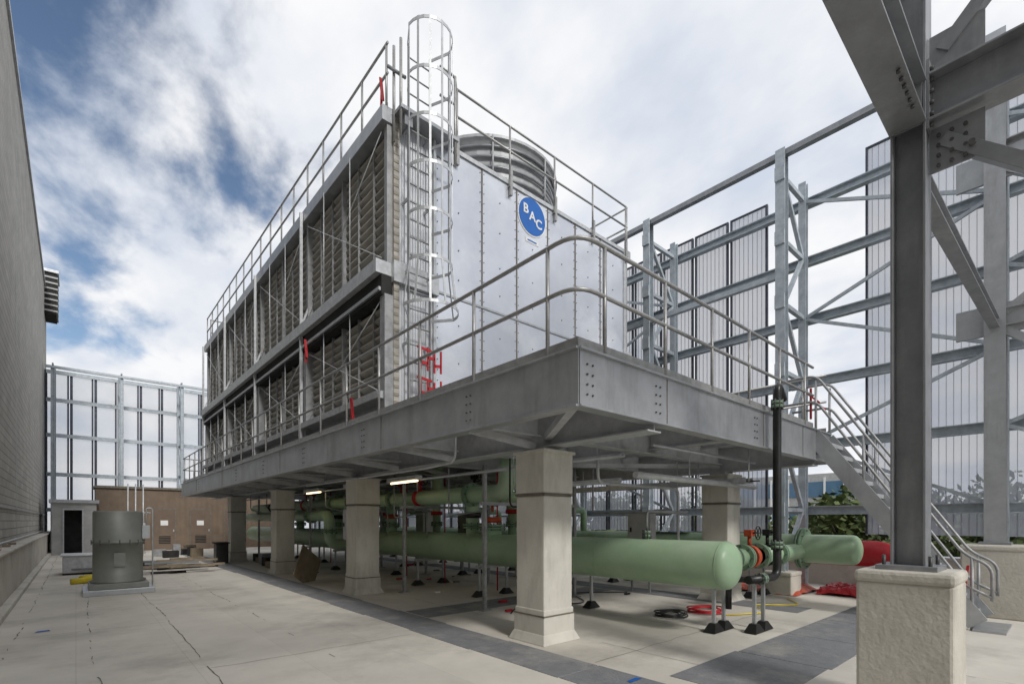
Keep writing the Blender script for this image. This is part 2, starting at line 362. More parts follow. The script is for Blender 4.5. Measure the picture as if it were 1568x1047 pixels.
def louver_side(X,s):
    for c in range(4):
        y0=TY0+c*CELL; y1=y0+CELL
        for (za,zb) in ((TB+0.32,MZ-0.38),(MZ+0.26,TT-0.22)):
            n=int((zb-za)/0.155)
            for i in range(n):
                z=za+i*(zb-za)/n+0.05
                for q in range(6):
                    p=[]
                    ya=y0+0.03+(CELL-.06)*q/6; yb=y0+.03+(CELL-.06)*(q+1)/6-.025
                    jig=random.uniform(-.010,.010)
                    for y in (ya,yb):
                        p+= [(X+s*0.015,y,z+0.035+jig),(X+s*0.015,y,z+0.060+jig),(X-s*0.11,y,z-0.035+jig),(X-s*0.11,y,z-0.060+jig)]
                    b.hexa(p,'louv')
louver_side(TX0,-1); louver_side(TX1,1)
b.obj('louver_blades',ct)
b=B()
for X,s in ((TX0,-1),(TX1,1)):
    for c in range(5):
        y=TY0+c*CELL
        if c==0:y+=0.03
        if c==4:y-=0.03
        b.box(X+s*0.10,X-s*0.1,y-0.05,y+0.05,MZ+0.2,TT-.2,'galv_m'); b.box(X+s*0.16,X-s*0.1,y-0.085,y+0.085,TB-.2,MZ-0.35,'galv_m')
        if s<0 and c: b.box(X-0.27,X-0.21,y-0.025,y+0.025,TB-0.2,TT,'galv_l')
        if s<0 and c: b.beam((X-.24,y,MZ+.2),(X-.02,y,MZ+.8),.03,.04,'galv_l'); b.beam((X-.27,y,MZ-.05),(X-.02,y,MZ-.6),.03,.05,'galv_l')
    for c in range(4):
        y0=TY0+c*CELL
        for q in range(1,6):
            y=y0+CELL*q/6; w2=0.022 if q!=3 else 0.05; o=.035 if q!=3 else .08
            b.box(X+s*o,X-s*0.02,y-w2/2,y+w2/2,MZ+0.2,TT-0.15,'galv_m'); b.box(X+s*o,X-s*0.02,y-w2/2,y+w2/2,TB+0.2,MZ-0.35,'galv_m')
        for za,zb in ((TB+0.3,MZ-0.4),(MZ+0.3,TT-0.3)):
            b.tube([(X+s*0.14,y0+0.1,za),(X+s*0.14,y0+CELL-0.1,zb)],0.009,'galv_l',6); b.tube([(X+s*0.14,y0+0.1,zb),(X+s*0.14,y0+CELL-0.1,za)],0.009,'galv_l',6)
            for q in (0.33,0.67): b.tube([(X+s*0.2,y0+CELL*q,za),(X+s*0.2,y0+CELL*q,zb+0.15)],0.011,'galv_l',6)
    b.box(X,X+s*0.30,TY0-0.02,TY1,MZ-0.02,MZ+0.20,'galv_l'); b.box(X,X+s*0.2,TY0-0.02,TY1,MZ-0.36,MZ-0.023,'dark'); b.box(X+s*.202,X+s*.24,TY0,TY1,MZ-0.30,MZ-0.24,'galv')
    b.box(X-s*0.02,X+s*0.2,TY0-0.05,TY1,TT-0.20,TT+0.05,'galv'); b.box(X,X+s*0.26,TY0,TY1,TB+0.18,TB+0.30,'galv_l')
b.obj('side_frames',ct)
b=B()
for c in range(4):
    cx,cyy=7.55,TY0+CELL*(c+0.5)+0.05; R=1.68; n=40
    prof=[(R,0),(R*0.985,0.15),(R*0.96,0.4),(R*0.95,0.7),(R*0.97,1.0),(R,1.22),(R+0.05,1.24),(R+0.05,1.30),(R-0.03,1.30),(R-0.05,0.7),(R-0.03,0)]
    base=len(b.v); k=b.mi('stack')
    for (r,z) in prof:
        for j in range(n):
            t=2*math.pi*j/n; b.v.append((cx+r*math.cos(t),cyy+r*math.sin(t),TT+z))
    for i in range(len(prof)-1):
        for j in range(n):
            a=base+i*n+j;d=base+i*n+(j+1)%n; b.f.append((a,d,d+n,a+n)); b.m.append(k); b.sm.append(i<5)
    for z in (0.2,0.42,0.64,0.86,1.08):
        pts=[(cx+(R+0.0)*math.cos(2*math.pi*j/n),cyy+(R+0.0)*math.sin(2*math.pi*j/n),TT+z) for j in range(n+1)]
        b.tube(pts,0.03,'steel',6,False)
    for q in range(8):
        t=q*math.pi/4+0.2
        b.tube([(cx+(R+.03)*math.cos(t),cyy+(R+.03)*math.sin(t),TT),(cx+(R+.05)*math.cos(t),cyy+(R+.05)*math.sin(t),TT+1.28)],0.02,'stack',6)
    b.cyl((cx,cyy,TT),(cx,cyy,TT+0.8),0.25,'dark',16)
    for q in range(6):
        t=q*math.pi/3; b.beam((cx,cyy,TT+0.7),(cx+1.55*math.cos(t),cyy+1.55*math.sin(t),TT+0.75),0.25,0.03,'steel')
b.obj('fan_stacks',ct)
railing('top_railing',[(TX0-0.1,TY0-0.05),(TX0-0.1,TY1)],TT,1.12,0.95,0.022,0,True,0.05,ct,'rail',(0.55,))
railing('top_railing_front',[(5.27,TY0-0.06),(10.5,TY0-0.06)],TT,1.12,1.3,0.022,0,False,0.02,ct,'rail',(0.55,))
railing('top_railing_back',[(10.55,TY0-0.06),(10.55,TY1),(TX0,TY1)],TT,1.12,1.3,0.022,0,False,0.02,ct,'rail',(0.55,))
b=B()
for x in (5.29,6.6,7.9,9.2,10.48): b.box(x-.03,x+.03,TY0-0.1,TY0-0.04,TT-0.28,TT+0.25,'rail')
b.obj('rail_brackets',ct)
# ladder with cage
b=B()
LX,LY=4.40,7.40
z0,z1=ZT+0.9,H+8.0
for dx in (-0.21,0.21):
    b.beam((LX+dx,LY,ZT+0.15),(LX+dx,LY,z1),0.015,0.05,'galv_m',(0,1,0))
z0=ZT+.3
for i in range(int((z1-z0)/0.3)):
    z=z0+0.15+i*0.3; b.tube([(LX-.21,LY,z),(LX+.21,LY,z)],0.013,'galv_m',6)
zc0=H+3.45
hz=[zc0,zc0+0.75,zc0+1.5,zc0+2.25,zc0+3.0,zc0+3.75,z1-0.03]
CR=.38
def hoop(R,z):
    pts=[(LX-0.23,LY,z)]
    for j in range(13):
        t=math.pi+math.pi*j/12
        pts.append((LX+(R)*math.cos(t),LY-0.32+(R)*math.sin(t),z))
    pts.append((LX+0.23,LY,z)); return pts
for i,z in enumerate(hz):
    R=CR if i else CR+.1
    hp=hoop(R,z)
    for a,c in zip(hp,hp[1:]): b.beam(a,c,0.010,0.05,'galv_l')
for j in range(7):
    t=math.pi+math.pi*j/6
    x,y=LX+CR*math.cos(t),LY-0.32+CR*math.sin(t); xo,yo=LX+(CR+.1)*math.cos(t),LY-0.32+(CR+.1)*math.sin(t)
    dn=Vector((math.cos(t),math.sin(t),0))
    b.beam((xo,yo,zc0),(x,y,zc0+0.75),0.035,0.008,'galv_l',dn); b.beam((x,y,zc0+0.75),(x,y,z1),0.035,0.008,'galv_l',dn)
for z in (4.6,5.8,7.0,8.2): 
    for dx in (-.21,.21): b.beam((LX+dx,LY,z),(LX+dx,TY0,z),0.02,0.05,'galv_l')
b.box(LX-0.4,LX+0.75,7.30,7.58,TT-0.06,TT,'galv'); 
for x,y in ((4.02,7.35),(5.1,7.35),(4.0,7.55)): b.tube([(x,y,TT-0.5),(x,y,TT+1.1)],0.025,'rail',8)
b.tube(fillet([(4.78,7.35,TT+1.1),(5.1,7.35,TT+1.1),(5.27,7.56,TT+1.1)],.1),0.022,'rail',8); b.tube([(4.78,7.35,TT+.6),(5.1,7.35,TT+.6),(5.27,7.56,TT+.6)],0.022,'rail',8)
b.tube([(4.72,7.35,TT-.5),(5.1,7.35,TT-.5)],0.02,'rail',8)
b.tube([(4.1,7.35,TT+.5),(3.92,7.6,TT+.75)],0.03,'steel',8); b.box(4.1,4.25,7.36,7.5,TT-.25,TT-.06,'steel')
b.obj('caged_ladder',ct)
# sign
b=B()
cx,cz,R=7.23,H+6.40,0.38
def disc(r,y,m): b.tube([(cx,y,cz),(cx,y-0.006,cz)],r,m,40)
disc(R+0.03,yf-0.008,'white'); disc(R,yf-0.015,'blue')
b.box(7.04,7.42,yf-0.012,yf-0.007,cz-0.56,cz-0.47,'white'); b.box(7.10,7.36,yf-0.015,yf-0.0125,cz-0.53,cz-0.50,'blue')
b.obj('round_sign',ct)
for ch,dx,dz in (('B',-0.19,0.10),('A',0.0,0.0),('C',0.19,-0.10)):
    cu=bpy.data.curves.new('letter','FONT'); cu.body=ch; cu.size=0.27; cu.align_x='CENTER'; cu.align_y='CENTER'; cu.extrude=0.002; cu.offset=0.006
    o=bpy.data.objects.new('sign_letter_'+ch,cu); o.location=(cx+dx,yf-0.025,cz+dz); o.rotation_euler=(math.radians(90),0,0); o.data.materials.append(M['white']); COL.objects.link(o); o.parent=ct
b=B()
for zz in (ZT+.35,ZT+.85):
    for k in range(4):
        x=4.28+k*.13; dz=random.uniform(-.04,.04)
        b.beam((x,7.15,zz+dz),(x,7.15,zz+.38+dz),0.03,0.02,'red')
        if k<3: b.beam((x,7.15,zz+.12+.1*(k%2)+dz),(x+.13,7.15,zz+.15+.1*(k%2)),0.02,0.05,'red')
    b.beam((4.22,7.16,zz+.4),(4.5,7.16,zz+.37),.02,.04,'red')
b.beam((4.26,7.17,ZT),(4.26,7.17,ZT+1.2),.03,.02,'red')
b.obj('red_safety_gate')
b=B()
for x,y,z in ((3.72,10.9,5.1),(3.9,7.75,8.7),(3.62,8.3,3.35)):
    b.beam((x,y,z),(x-0.03,y+0.02,z+0.38),0.05,0.02,'red'); b.beam((x,y+.06,z-.1),(x-0.02,y+0.0,z+0.2),0.04,0.02,'red')
b.obj('red_warning_tape')
# ---------------------------------------------------------------- green pipes
def pipe_run(name,pts,r,m='green',fl=[],n=24,fr=None,cap0=False,cap1=False):
    R=root(name); b=B()
    p=fillet(pts,fr if fr else r*1.8,8) if len(pts)>2 else [Vector(q) for q in pts]
    rad=[r]*len(p)
    def capit(end,nxt):
        d=(end-nxt).normalized(); P=[];RR=[]
        for t in (90,75,60,45,30,15,):
            a=math.radians(t); P.append(end+d*r*0.5*math.sin(a)); RR.append(max(r*math.cos(a),0.002))
        return P,RR
    if cap0:
        P,RR=capit(p[0],p[1]); p=P+p; rad=RR+rad
    if cap1:
        P,RR=capit(p[-1],p[-2]); p=p+P[::-1]; rad=rad+RR[::-1]
    b.tube(p,r,m,n,True,rad); b.obj('pipe',R)
    if fl:
        b=B()
        for c,d in fl:
            c=Vector(c);d=Vector(d).normalized()
            b.cyl(c-d*0.05,c-d*0.008,r*1.45,'flange',24); b.cyl(c+d*0.008,c+d*0.05,r*1.45,'flange',24)
            a=d.orthogonal().normalized(); q=d.cross(a)
            for j in range(8):
                t=j*math.pi/4; o=c+(a*math.cos(t)+q*math.sin(t))*r*1.27; b.cyl(o-d*.075,o+d*.075,0.014,'bolt',6)
        b.obj('flanges',R)
    return R
ZP=0.99
pipe_run('green_header_pipe',[(6.65,3.15,ZP),(6.65,27,ZP)],0.33,cap0=True,cap1=True,n=32)
pipe_run('green_header_pipe',[(10.9,2.75,1.05),(10.9,24,1.05)],0.28,cap0=True,cap1=True,n=32,fl=[((10.9,3.6,1.05),(0,1,0))])
pipe_run('green_header_pipe',[(8.9,7.0,0.95),(8.9,24,0.95)],0.25,cap0=True)
b=B()
for y in (3.16,5.2,8.8,12.6,16.4,20.2): b.tube([(6.65,y,ZP),(6.65,y+0.012,ZP)],0.333,'green',32)
b.obj('header_weld_rings')
pipe_run('green_branch_pipe',[(6.9,3.62,1.0),(8.2,3.62,1.0)],0.15,fl=[((8.2,3.62,1.0),(1,0,0)),((7.75,3.62,1.0),(1,0,0))])
pipe_run('green_branch_pipe',[(8.75,3.62,1.0),(10.8,3.62,1.0)],0.15,fl=[((8.8,3.62,1.0),(1,0,0)),((9.6,3.62,1.0),(1,0,0))])
for c in range(4):
    y=TY0+CELL*(c+0.5)-0.6
    pipe_run('green_riser_pipe',[(6.65,y,ZP+0.25),(6.65,y,2.15),(8.2,y,2.15),(8.2,y,3.3)],0.15,fl=[((6.65,y,1.48),(0,0,1)),((7.3,y,2.15),(1,0,0))])
    pipe_run('green_riser_pipe',[(8.9,y+1.2,ZP),(8.9,y+1.2,2.3),(6.5,y+1.2,2.3),(6.5,y+1.2,3.3)],0.13,fl=[((8.9,y+1.2,1.5),(0,0,1)),((7.2,y+1.2,2.3),(1,0,0))])
    pipe_run('green_equalizer_pipe',[(10.9,y+.4,1.1),(10.9,y+.4,1.9),(9.6,y+.4,1.9),(9.6,y+.4,3.2)],0.09,fl=[((10.3,y+.4,1.9),(1,0,0)),((9.6,y+.4,2.5),(0,0,1))],n=16)
pipe_run('green_supply_pipe',[(5.95,6.9,2.85),(5.95,6.9,2.12),(5.95,24,2.12)],0.165,fl=[((5.95,8.0,2.12),(0,1,0)),((5.95,11.2,2.12),(0,1,0)),((5.95,15.0,2.12),(0,1,0))])
pipe_run('green_supply_pipe',[(5.6,24,1.75),(5.6,14.5,1.75),(5.6,14.5,0.9),(6.3,14.5,0.9)],0.16,fl=[((5.6,16,1.75),(0,1,0)),((5.6,14.5,1.3),(0,0,1))])
pipe_run('green_tee_pipe',[(6.65,8.2,ZP+0.25),(6.65,8.2,1.52)],0.2,fl=[((6.65,8.2,1.47),(0,0,1))])
pipe_run('green_tee_pipe',[(6.65,4.4,ZP+0.25),(6.65,4.4,1.42)],0.045,fl=[((6.65,4.4,1.4),(0,0,1))],n=12)
pipe_run('red_elbow_pipe',[(12.35,2.35,0.0),(12.35,2.35,0.92),(12.35,5.0,0.92)],0.27,'red',fr=.45)
def valve(x,y,z,ax,m='orange'):
    r=root('butterfly_valve'); b=B(); d=Vector(ax)
    c=Vector((x,y,z)); b.cyl(c-d*.06,c+d*.06,0.19,m,24); b.cyl(c+Vector((0,0,.17)),c+Vector((0,0,.34)),0.03,m,10)
    b.box(x-.07,x+.07,y-.06,y+.06,z+.34,z+.45,m); b.obj('body',r)
    b=B(); cc=c+Vector((0,-.14,.4)); n=16
    b.tube([cc+Vector((.11*math.cos(2*math.pi*j/n),0,.11*math.sin(2*math.pi*j/n))) for j in range(n+1)],.01,'black',6,False)
    for j in range(3):
        t=j*math.pi/3; q=Vector((.11*math.cos(t),0,.11*math.sin(t))); b.tube([cc-q,cc+q],.008,'black',6)
    b.cyl(cc,cc+Vector((0,.09,0)),.015,'black',8); b.obj('handwheel',r)
valve(8.47,3.62,1.0,(1,0,0),'orange'); valve(9.2,3.62,1.0,(1,0,0),'black')
for c in range(4):
    valve(6.65,TY0+CELL*(c+0.5)-0.6,1.72,(0,0,1),'orange' if c%2 else 'black'); valve(7.6,TY0+CELL*(c+0.5)+0.6,2.3,(1,0,0),'red' if c else 'black')
    valve(8.9,TY0+CELL*(c+0.5)+0.6,1.85,(0,0,1),'red')
    valve(5.95,TY0+CELL*(c+0.2)+1.6,2.12,(0,1,0),'black' if c%2 else 'red')
valve(6.65,8.2,1.62,(0,0,1),'orange')
b=B()
b.tube([(6.2,4.3,2.28),(10.3,4.3,2.28)],0.05,'ins',12); b.tube([(7.6,5.6,2.35),(7.6,22,2.35)],0.05,'ins',12)
b.tube([(5.3,3.9,2.45),(5.3,24,2.45)],0.025,'galv',8); b.tube([(5.38,3.9,2.45),(5.38,24,2.45)],0.02,'galv',8)
b.obj('insulated_pipe')
b=B()
for x in (9.2,9.5): b.box(x,x+.015,4.0,25,2.3,2.4,'galv_l')
for k in range(70): b.box(9.217,9.498,4.05+k*.3,4.08+k*.3,2.30,2.315,'galv_l')
for k in range(5): b.tube([(9.25+k*.05,4.0+.2*math.sin(k),2.335),(9.26+k*.05,12,2.34),(9.25+k*.05,25,2.335)],.014,'black',6)
b.obj('cable_tray')
b=B()
for x,y in ((7.7,3.3),(7.75,4.3),(9.2,3.5),(5.3,6),(5.3,9),(5.3,12),(8.9,5.2),(9.35,5),(9.35,8),(9.35,11),(5.95,9.5),(5.95,12.5),(7.6,8),(7.6,11)):
    b.tube([(x,y,0.9 if (x,y) in ((9.2,3.5),) else 2.2),(x,y,2.8)],0.010,'galv',6)
b.tube([(5.4,3.5,2.55),(8.4,3.5,2.55)],0.022,'galv',8); b.tube(fillet([(4.1,5.9,2.9),(4.1,5.9,2.45),(4.1,6.6,2.42),(4.1,12,2.42)],.15),0.02,'galv_l',8)
b.tube(fillet([(6.2,5.0,2.9),(6.2,5.0,2.2),(8.6,5.0,2.2),(8.6,5.0,1.0)],.15),0.025,'galv_l',8)
b.tube(fillet([(6.65,4.4,1.42),(6.65,4.4,1.75),(7.9,4.4,1.75),(7.9,6.5,1.75),(7.9,6.5,2.7)],.08),0.02,'galv_m',8)
for i in range(9):
    y=6+i*2.0; x=5.2+random.uniform(0,.3)
    b.tube(fillet([(x,y,2.6),(x,y,1.9+random.uniform(-.3,.2)),(x+.9,y+.1,1.8),(x+.9,y+.1,1.2)],.1),.016,random.choice(['galv_l','black','galv_m']),6)
    b.tube([(x+1.8,y+.7,0.02),(x+1.8,y+.7,2.7)],.018,random.choice(['galv_l','black','red']),6)
b.obj('hanger_rods_and_conduit')
b=B()
for y in (7.0,9.9,12.9,15.8,18.8,21.6):
    for x in (5.5,7.9): b.box(x-.03,x+.03,y-.03,y+.03,0,2.6,'galv_m'); b.box(x-.1,x+.1,y-.1,y+.1,0,.02,'galv_m')
    b.box(5.4,8.0,y-.035,y+.035,1.88,1.94,'galv_m')
b.obj('pipe_rack_frame')
def cpanel(x,y,z,m):
    r=root('control_panel'); b=B(); b.box(x,x+.22,y,y+.6,z,z+.8,m); b.obj('cabinet',r,.01)
    b=B(); b.box(x-.012,x,y+.03,y+.57,z+.03,z+.77,m); b.box(x-.03,x-.012,y+.48,y+.52,z+.35,z+.45,'black'); b.cyl((x+.1,y+.3,z+.8),(x+.1,y+.3,2.6),.02,'galv_l',8); b.obj('door_and_conduit',r)
    b=B(); b.box(x+.06,x+.1,y+.05,y+.09,0,z,'galv_m'); b.box(x+.06,x+.1,y+.51,y+.55,0,z,'galv_m'); b.obj('legs',r)
cpanel(9.5,6.2,1.0,'shed'); cpanel(5.3,12.2,1.1,'galv_l'); cpanel(9.4,12.8,1.0,'fan')
for x0,y0 in ((5.1,8.6),(5.1,10.9),(5.1,13.8),(7.9,7.2),(7.9,9.5),(8.2,13)):
    r=root('fluorescent_light'); b=B(); b.box(x0-.08,x0+.08,y0,y0+1.2,2.42,2.5,'galv_l'); b.obj('housing',r)
    b=B(); b.tube([(x0,y0+.05,2.395),(x0,y0+1.15,2.395)],0.016,'lamp',8); b.obj('tube',r)
pipe_run('black_drain_pipe',[(8.0,2.92,3.42),(7.72,2.9,3.62),(7.72,2.9,0.78),(6.98,3.0,0.78)],0.058,'black',n=16,fr=0.16,fl=[((7.72,2.9,3.3),(0,0,1)),((7.72,2.9,1.25),(0,0,1)),((7.3,2.95,0.78),(1,0,0))])
pipe_run('black_drain_pipe',[(7.25,2.95,0.75),(7.25,3.4,0.75),(7.25,3.4,0.3)],0.045,'black',n=12)
def stand(x,y,wid,zt):
    b=B()
    for dx in (-wid/2,wid/2):
        b.beam((x+dx,y,0.12),(x+dx,y,zt),0.045,0.045,'galv')
        q=[(x+dx-.15,y-.09,0.012),(x+dx+.15,y-.09,0.012),(x+dx+.15,y+.09,0.012),(x+dx-.15,y+.09,0.012),(x+dx-.05,y-.05,.13),(x+dx+.05,y-.05,.13),(x+dx+.05,y+.05,.13),(x+dx-.05,y+.05,.13)]
        b.hexa(q,'black')
    b.beam((x-wid/2-.08,y,zt),(x+wid/2+.08,y,zt),0.045,0.06,'galv')
    b.obj('pipe_support_stand')
stand(7.05,3.45,0.3,0.64); stand(7.45,3.05,0.3,0.72)
for y in (5.9,8.3,10.8,13.3,16,19,22): stand(6.75,y,0.75,0.63)
for y in (4.5,8,12,16,20): stand(10.9,y,0.7,0.74)
for y in (8.8,12,15.5,19): stand(8.9,y,0.6,0.66)
# ---------------------------------------------------------------- stairs
st=root('metal_staircase')
b=B()
Ya,Za,Yb,Zb=3.1,ZT-0.05,0.95,0.0
for x in (9.86,10.6): b.beam((x,Ya,Za-0.05),(x,Yb,Zb+0.1),0.05,0.26,'galv')
n=14
for i in range(1,n):
    t=i/n; y=Ya+(Yb-Ya)*t; z=Za+(Zb-Za)*t
    b.box(9.89,10.57,y-.11,y+.11,z-.02,z+.015,'galv_l'); b.box(9.89,10.57,y-.115,y-.10,z-.05,z+.018,'galv_l')
b.obj('stringers_and_treads',st)
b=B()
for x in (9.86,10.6):
    for hh in (0.95,0.5):
        b.tube(fillet([(x,3.7,ZT+hh),(x,3.05,ZT+hh),(x,Yb+.15,Zb+hh+.15),(x,Yb-.15,Zb+hh)]+([(x,Yb-.15,0.45)] if hh>.9 else []),.15),0.022,'galv_m',8)
    for t in (0.02,0.35,0.68,0.97):
        y=Ya+(Yb-Ya)*t; z=Za+(Zb-Za)*t; b.tube([(x,y,z-.1),(x,y,z+0.97)],0.022,'galv_m',8)
b.obj('handrails',st)
b=B()
b.box(9.75,10.7,0.65,1.0,0.0,0.03,'galv'); b.obj('foot_plate',st)
b=B()
b.beam((10.55,3.2,ZT+.6),(10.55,3.5,ZT+.9),.05,.03,'red'); b.beam((9.9,3.15,ZT+.2),(9.9,3.15,ZT+.75),.035,.03,'red'); b.beam((9.9,3.1,ZT+.5),(10.5,3.1,ZT+.45),.02,.04,'red'); b.beam((9.82,1.1,.55),(9.80,1.05,.95),.05,.03,'red')
b.obj('red_chain_gate')
# ---------------------------------------------------------------- screen wall right
def Hcol(b,x,y,z0,z1,s,m,wy=None):
    t=0.02
    b.box(x-s/2,x-s/2+t,y-s/2,y+s/2,z0,z1,m); b.box(x+s/2-t,x+s/2,y-s/2,y+s/2,z0,z1,m); b.box(x-s/2+t,x+s/2-t,y-.008,y+.008,z0,z1,m)
sw=root('screen_wall')
G=[H+7.6,H+6.2,H+4.8,H+3.3,H+1.8,H+0.25]
b=B()
FY=[-2.5,0.91,4.3,7.7,11.1,14.5,17.9,21.3,24.7,28.1,31.5]
for z in G:
    b.box(13.2,13.28,-8,36,z-0.1,z+0.1,'galv_blue'); b.box(13.12,13.2,-8,36,z+0.08,z+0.1,'galv_blue'); b.box(13.12,13.2,-8,36,z-0.1,z-0.08,'galv_blue')
b.box(11.64,11.78,0.9,36,H+8.0,H+8.12,'steel'); b.box(11.64,11.76,4.3,36,H+5.35,H+5.47,'galv_blue')
b.obj('girts',sw)
b=B()
for y in FY:
    if y>1.5: Hcol(b,11.7,y,0,H+8.15,0.2,'galv_blue')
    Hcol(b,13.0,y,0,H+8.0,0.16,'galv_blue')
    lv=[0.6]+G[::-1]
    for i in range(len(lv)-1):
        a,c=(11.8,12.95) if i%2==0 else (12.95,11.8)
        b.beam((a,y,lv[i]),(c,y,lv[i+1]),0.08,0.08,'galv_blue')
    for z in G: b.beam((11.8,y,z),(12.95,y,z),0.09,0.09,'galv_blue')
    if y>1.5:
        for z in G: b.box(11.56,11.6,y-.1,y+.1,z-.15,z+.15,'galv_blue')
for y0,y1 in ((0.91,4.3),(-2.5,0.91),(7.7,11.1)):
    for i in range(len(G)-1): b.beam((13.05,y0 if i%2 else y1,G[i]),(13.05,y1 if i%2 else y0,G[i+1]),0.05,0.07,'galv_blue')
b.obj('support_frames',sw)
b=B();b2=B()
y=-8.0
while y<36:
    wdt=1.02
    if not (3.2<y+wdt and y<5.0 and (y>2.9)):
        top=H+8.1 if y>5 else H+8.35
        b.face([(13.32,y,1.3),(13.32,y+wdt-.09,1.3),(13.32,y+wdt-.09,top),(13.32,y,top)],'screen')
        b2.box(13.29,13.36,y-.03,y+.02,1.3,top,'mull'); b2.box(13.29,13.36,y+wdt-.13,y+wdt-.09,1.3,top,'mull')
        b2.box(13.29,13.36,y+.02,y+wdt-.13,top-.03,top,'mull')
        for q in range(1,8): b2.box(13.31,13.33,y+q*.115,y+q*.115+.006,1.3,top-.03,'mull2')
    y+=wdt
b.obj('perforated_panels',sw); b2.obj('panel_mullions',sw)
sf=root('screen_wall'); FYW=36.4
b=B();b2=B();b3=B()
for z in (H+8.0,H+6.5,H+4.6,H+2.5,H+0.6):
    b.box(-1.2,13.1,FYW-.12,FYW-.04,z-.1,z+.1,'galv_blue')
for i in range(6):
    x=-0.9+i*2.8
    Hcol(b,x,FYW-.35,0,H+8.1,0.2,'galv_blue'); Hcol(b,x,FYW-1.6,0,H+7.9,0.16,'galv_blue')
    for j,z in enumerate((0.8,2.6,4.4,6.2,8.0)): b.beam((x,FYW-1.6,z),(x,FYW-.4,z+1.7),0.07,0.07,'galv_blue'); b.beam((x,FYW-1.6,z+1.7),(x,FYW-.4,z+1.7),0.07,0.07,'galv_blue')
b.box(-1.2,13.1,FYW-1.7,FYW-1.55,H+7.85,H+7.98,'galv_blue')
x=-1.2
while x<13.1:
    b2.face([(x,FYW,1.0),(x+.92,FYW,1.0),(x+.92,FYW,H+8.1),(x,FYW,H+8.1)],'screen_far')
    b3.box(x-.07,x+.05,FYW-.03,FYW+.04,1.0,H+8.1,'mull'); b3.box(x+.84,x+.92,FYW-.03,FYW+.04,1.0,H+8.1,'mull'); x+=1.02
b.obj('girts_and_frames',sf); b2.obj('panels',sf); b3.obj('mullions',sf)
# ---------------------------------------------------------------- foreground frame
fr=root('steel_frame')
b=B()
AX,AY=5.2,0.91; q_=.115
b.box(AX-q_,AX+q_,AY-q_,AY-q_+.018,1.24,14,'steel'); b.box(AX-q_,AX+q_,AY+q_-.018,AY+q_,1.24,14,'steel'); b.box(AX-.01,AX+.01,AY-q_+.018,AY+q_-.018,1.24,14,'steel')
b.box(AX-.2,AX+.2,AY-.2,AY+.2,1.2,1.24,'steel')
b.obj('column',fr,.003)
b=B()
ZA=H+3.17
b.ibeam((AX-.118,AY,ZA+.18),(-3.5,AY,ZA+.18),0.24,0.34,'steel')
b.ibeam((AX,AY-.12,ZA+.2),(AX,-5,ZA+.2),0.22,0.38,'steel')
b.ibeam((AX+.12,AY,H+2.95),(11.55,AY,H+3.3),0.13,0.16,'steel')
b.beam((AX+.02,AY-.2,H+3.05),(AX+.02,AY-2.6,H+0.8),0.09,0.10,'steel')
b.beam((AX+.02,AY-.2,H+3.75),(AX+.02,AY-2.2,H+5.9),0.09,0.10,'steel')
b.beam((AX+.15,AY,H+3.9),(11.6,AY,H+7.9),0.09,0.10,'steel')
b.obj('beams',fr,.003)
b=B()
b.box(AX-.008,AX+.008,AY-.45,AY-.12,H+2.8,H+3.15,'steel'); b.box(AX-.008,AX+.008,AY-.45,AY-.12,H+3.6,H+3.9,'steel')
b.box(AX+.12,AX+.42,AY-.012,AY+.012,H+2.75,H+3.15,'steel')
b.box(AX-.13,AX-.117,AY-.09,AY+.09,ZA,ZA+.36,'steel')
b.box(AX-.11,AX+.11,AY-.135,AY-.117,ZA-.05,ZA+.5,'steel')
for k in range(6):
    for q in (-.08,.08):
        b.cyl((AX+q,AY-.16,ZA-.02+k*.09),(AX+q,AY-.13,ZA-.02+k*.09),.016,'bolt',6)
for k in range(4):
    z=H+2.84+k*.08
    for yy in (.18,.26,.34): b.cyl((AX-.03,AY-yy,z),(AX+.03,AY-yy,z),.014,'bolt',6)
b.cyl((AX-.06,AY-.38,H+2.9),(AX+.1,AY-.38,H+2.9),.022,'bolt',8)
for dx in (-.15,.15):
    for dy in (-.15,.15): b.cyl((AX+dx,AY+dy,1.2),(AX+dx,AY+dy,1.32),.014,'bolt',8)
for k in range(6): b.cyl((AX-.4-k*.09,AY-.08,ZA-.02),(AX-.4-k*.09,AY-.08,ZA+.0),.014,'bolt',6)
b.obj('gussets_and_bolts',fr)
fr2=root('steel_frame')
b=B(); BX=11.7
Hcol(b,BX,AY,1.24,H+8.2,0.27,'galv'); b.box(BX-.2,BX+.2,AY-.2,AY+.2,1.2,1.24,'steel')
for z in (H+3.4,H+6.0): b.box(BX-.03,BX+.03,AY-.5,AY+.5,z-.25,z+.25,'galv')
b.beam((BX,AY,H+3.4),(BX,AY-3.3,H+6.0),.12,.12,'galv'); b.beam((BX,AY,H+6.0),(BX,AY-3.3,H+3.4),.12,.12,'galv'); b.beam((BX,AY,H+3.3),(BX,AY-3.3,H+.4),.12,.12,'galv')
b.ibeam((BX,AY,H+3.4),(BX,AY-6,H+3.4),.2,.3,'galv'); b.ibeam((BX,AY,H+6.2),(BX,AY-6,H+6.2),.2,.3,'galv')
b.obj('column_and_braces',fr2)
def pedestal(x,y,s,h):
    r=root('concrete_pedestal'); b=B(); s/=2
    b.box(x-s,x+s,y-s,y+s,0,h-.09,'conc2'); b.obj('shaft',r,.025)
    b=B(); b.box(x-s-.012,x+s+.012,y-s-.012,y+s+.012,h-.1,h,'conc2'); b.obj('cap',r,.03)
pedestal(AX,AY,0.62,1.2); pedestal(BX,AY,0.8,1.2)
for y in FY[2:]: pedestal(11.7,y,0.6,0.5)
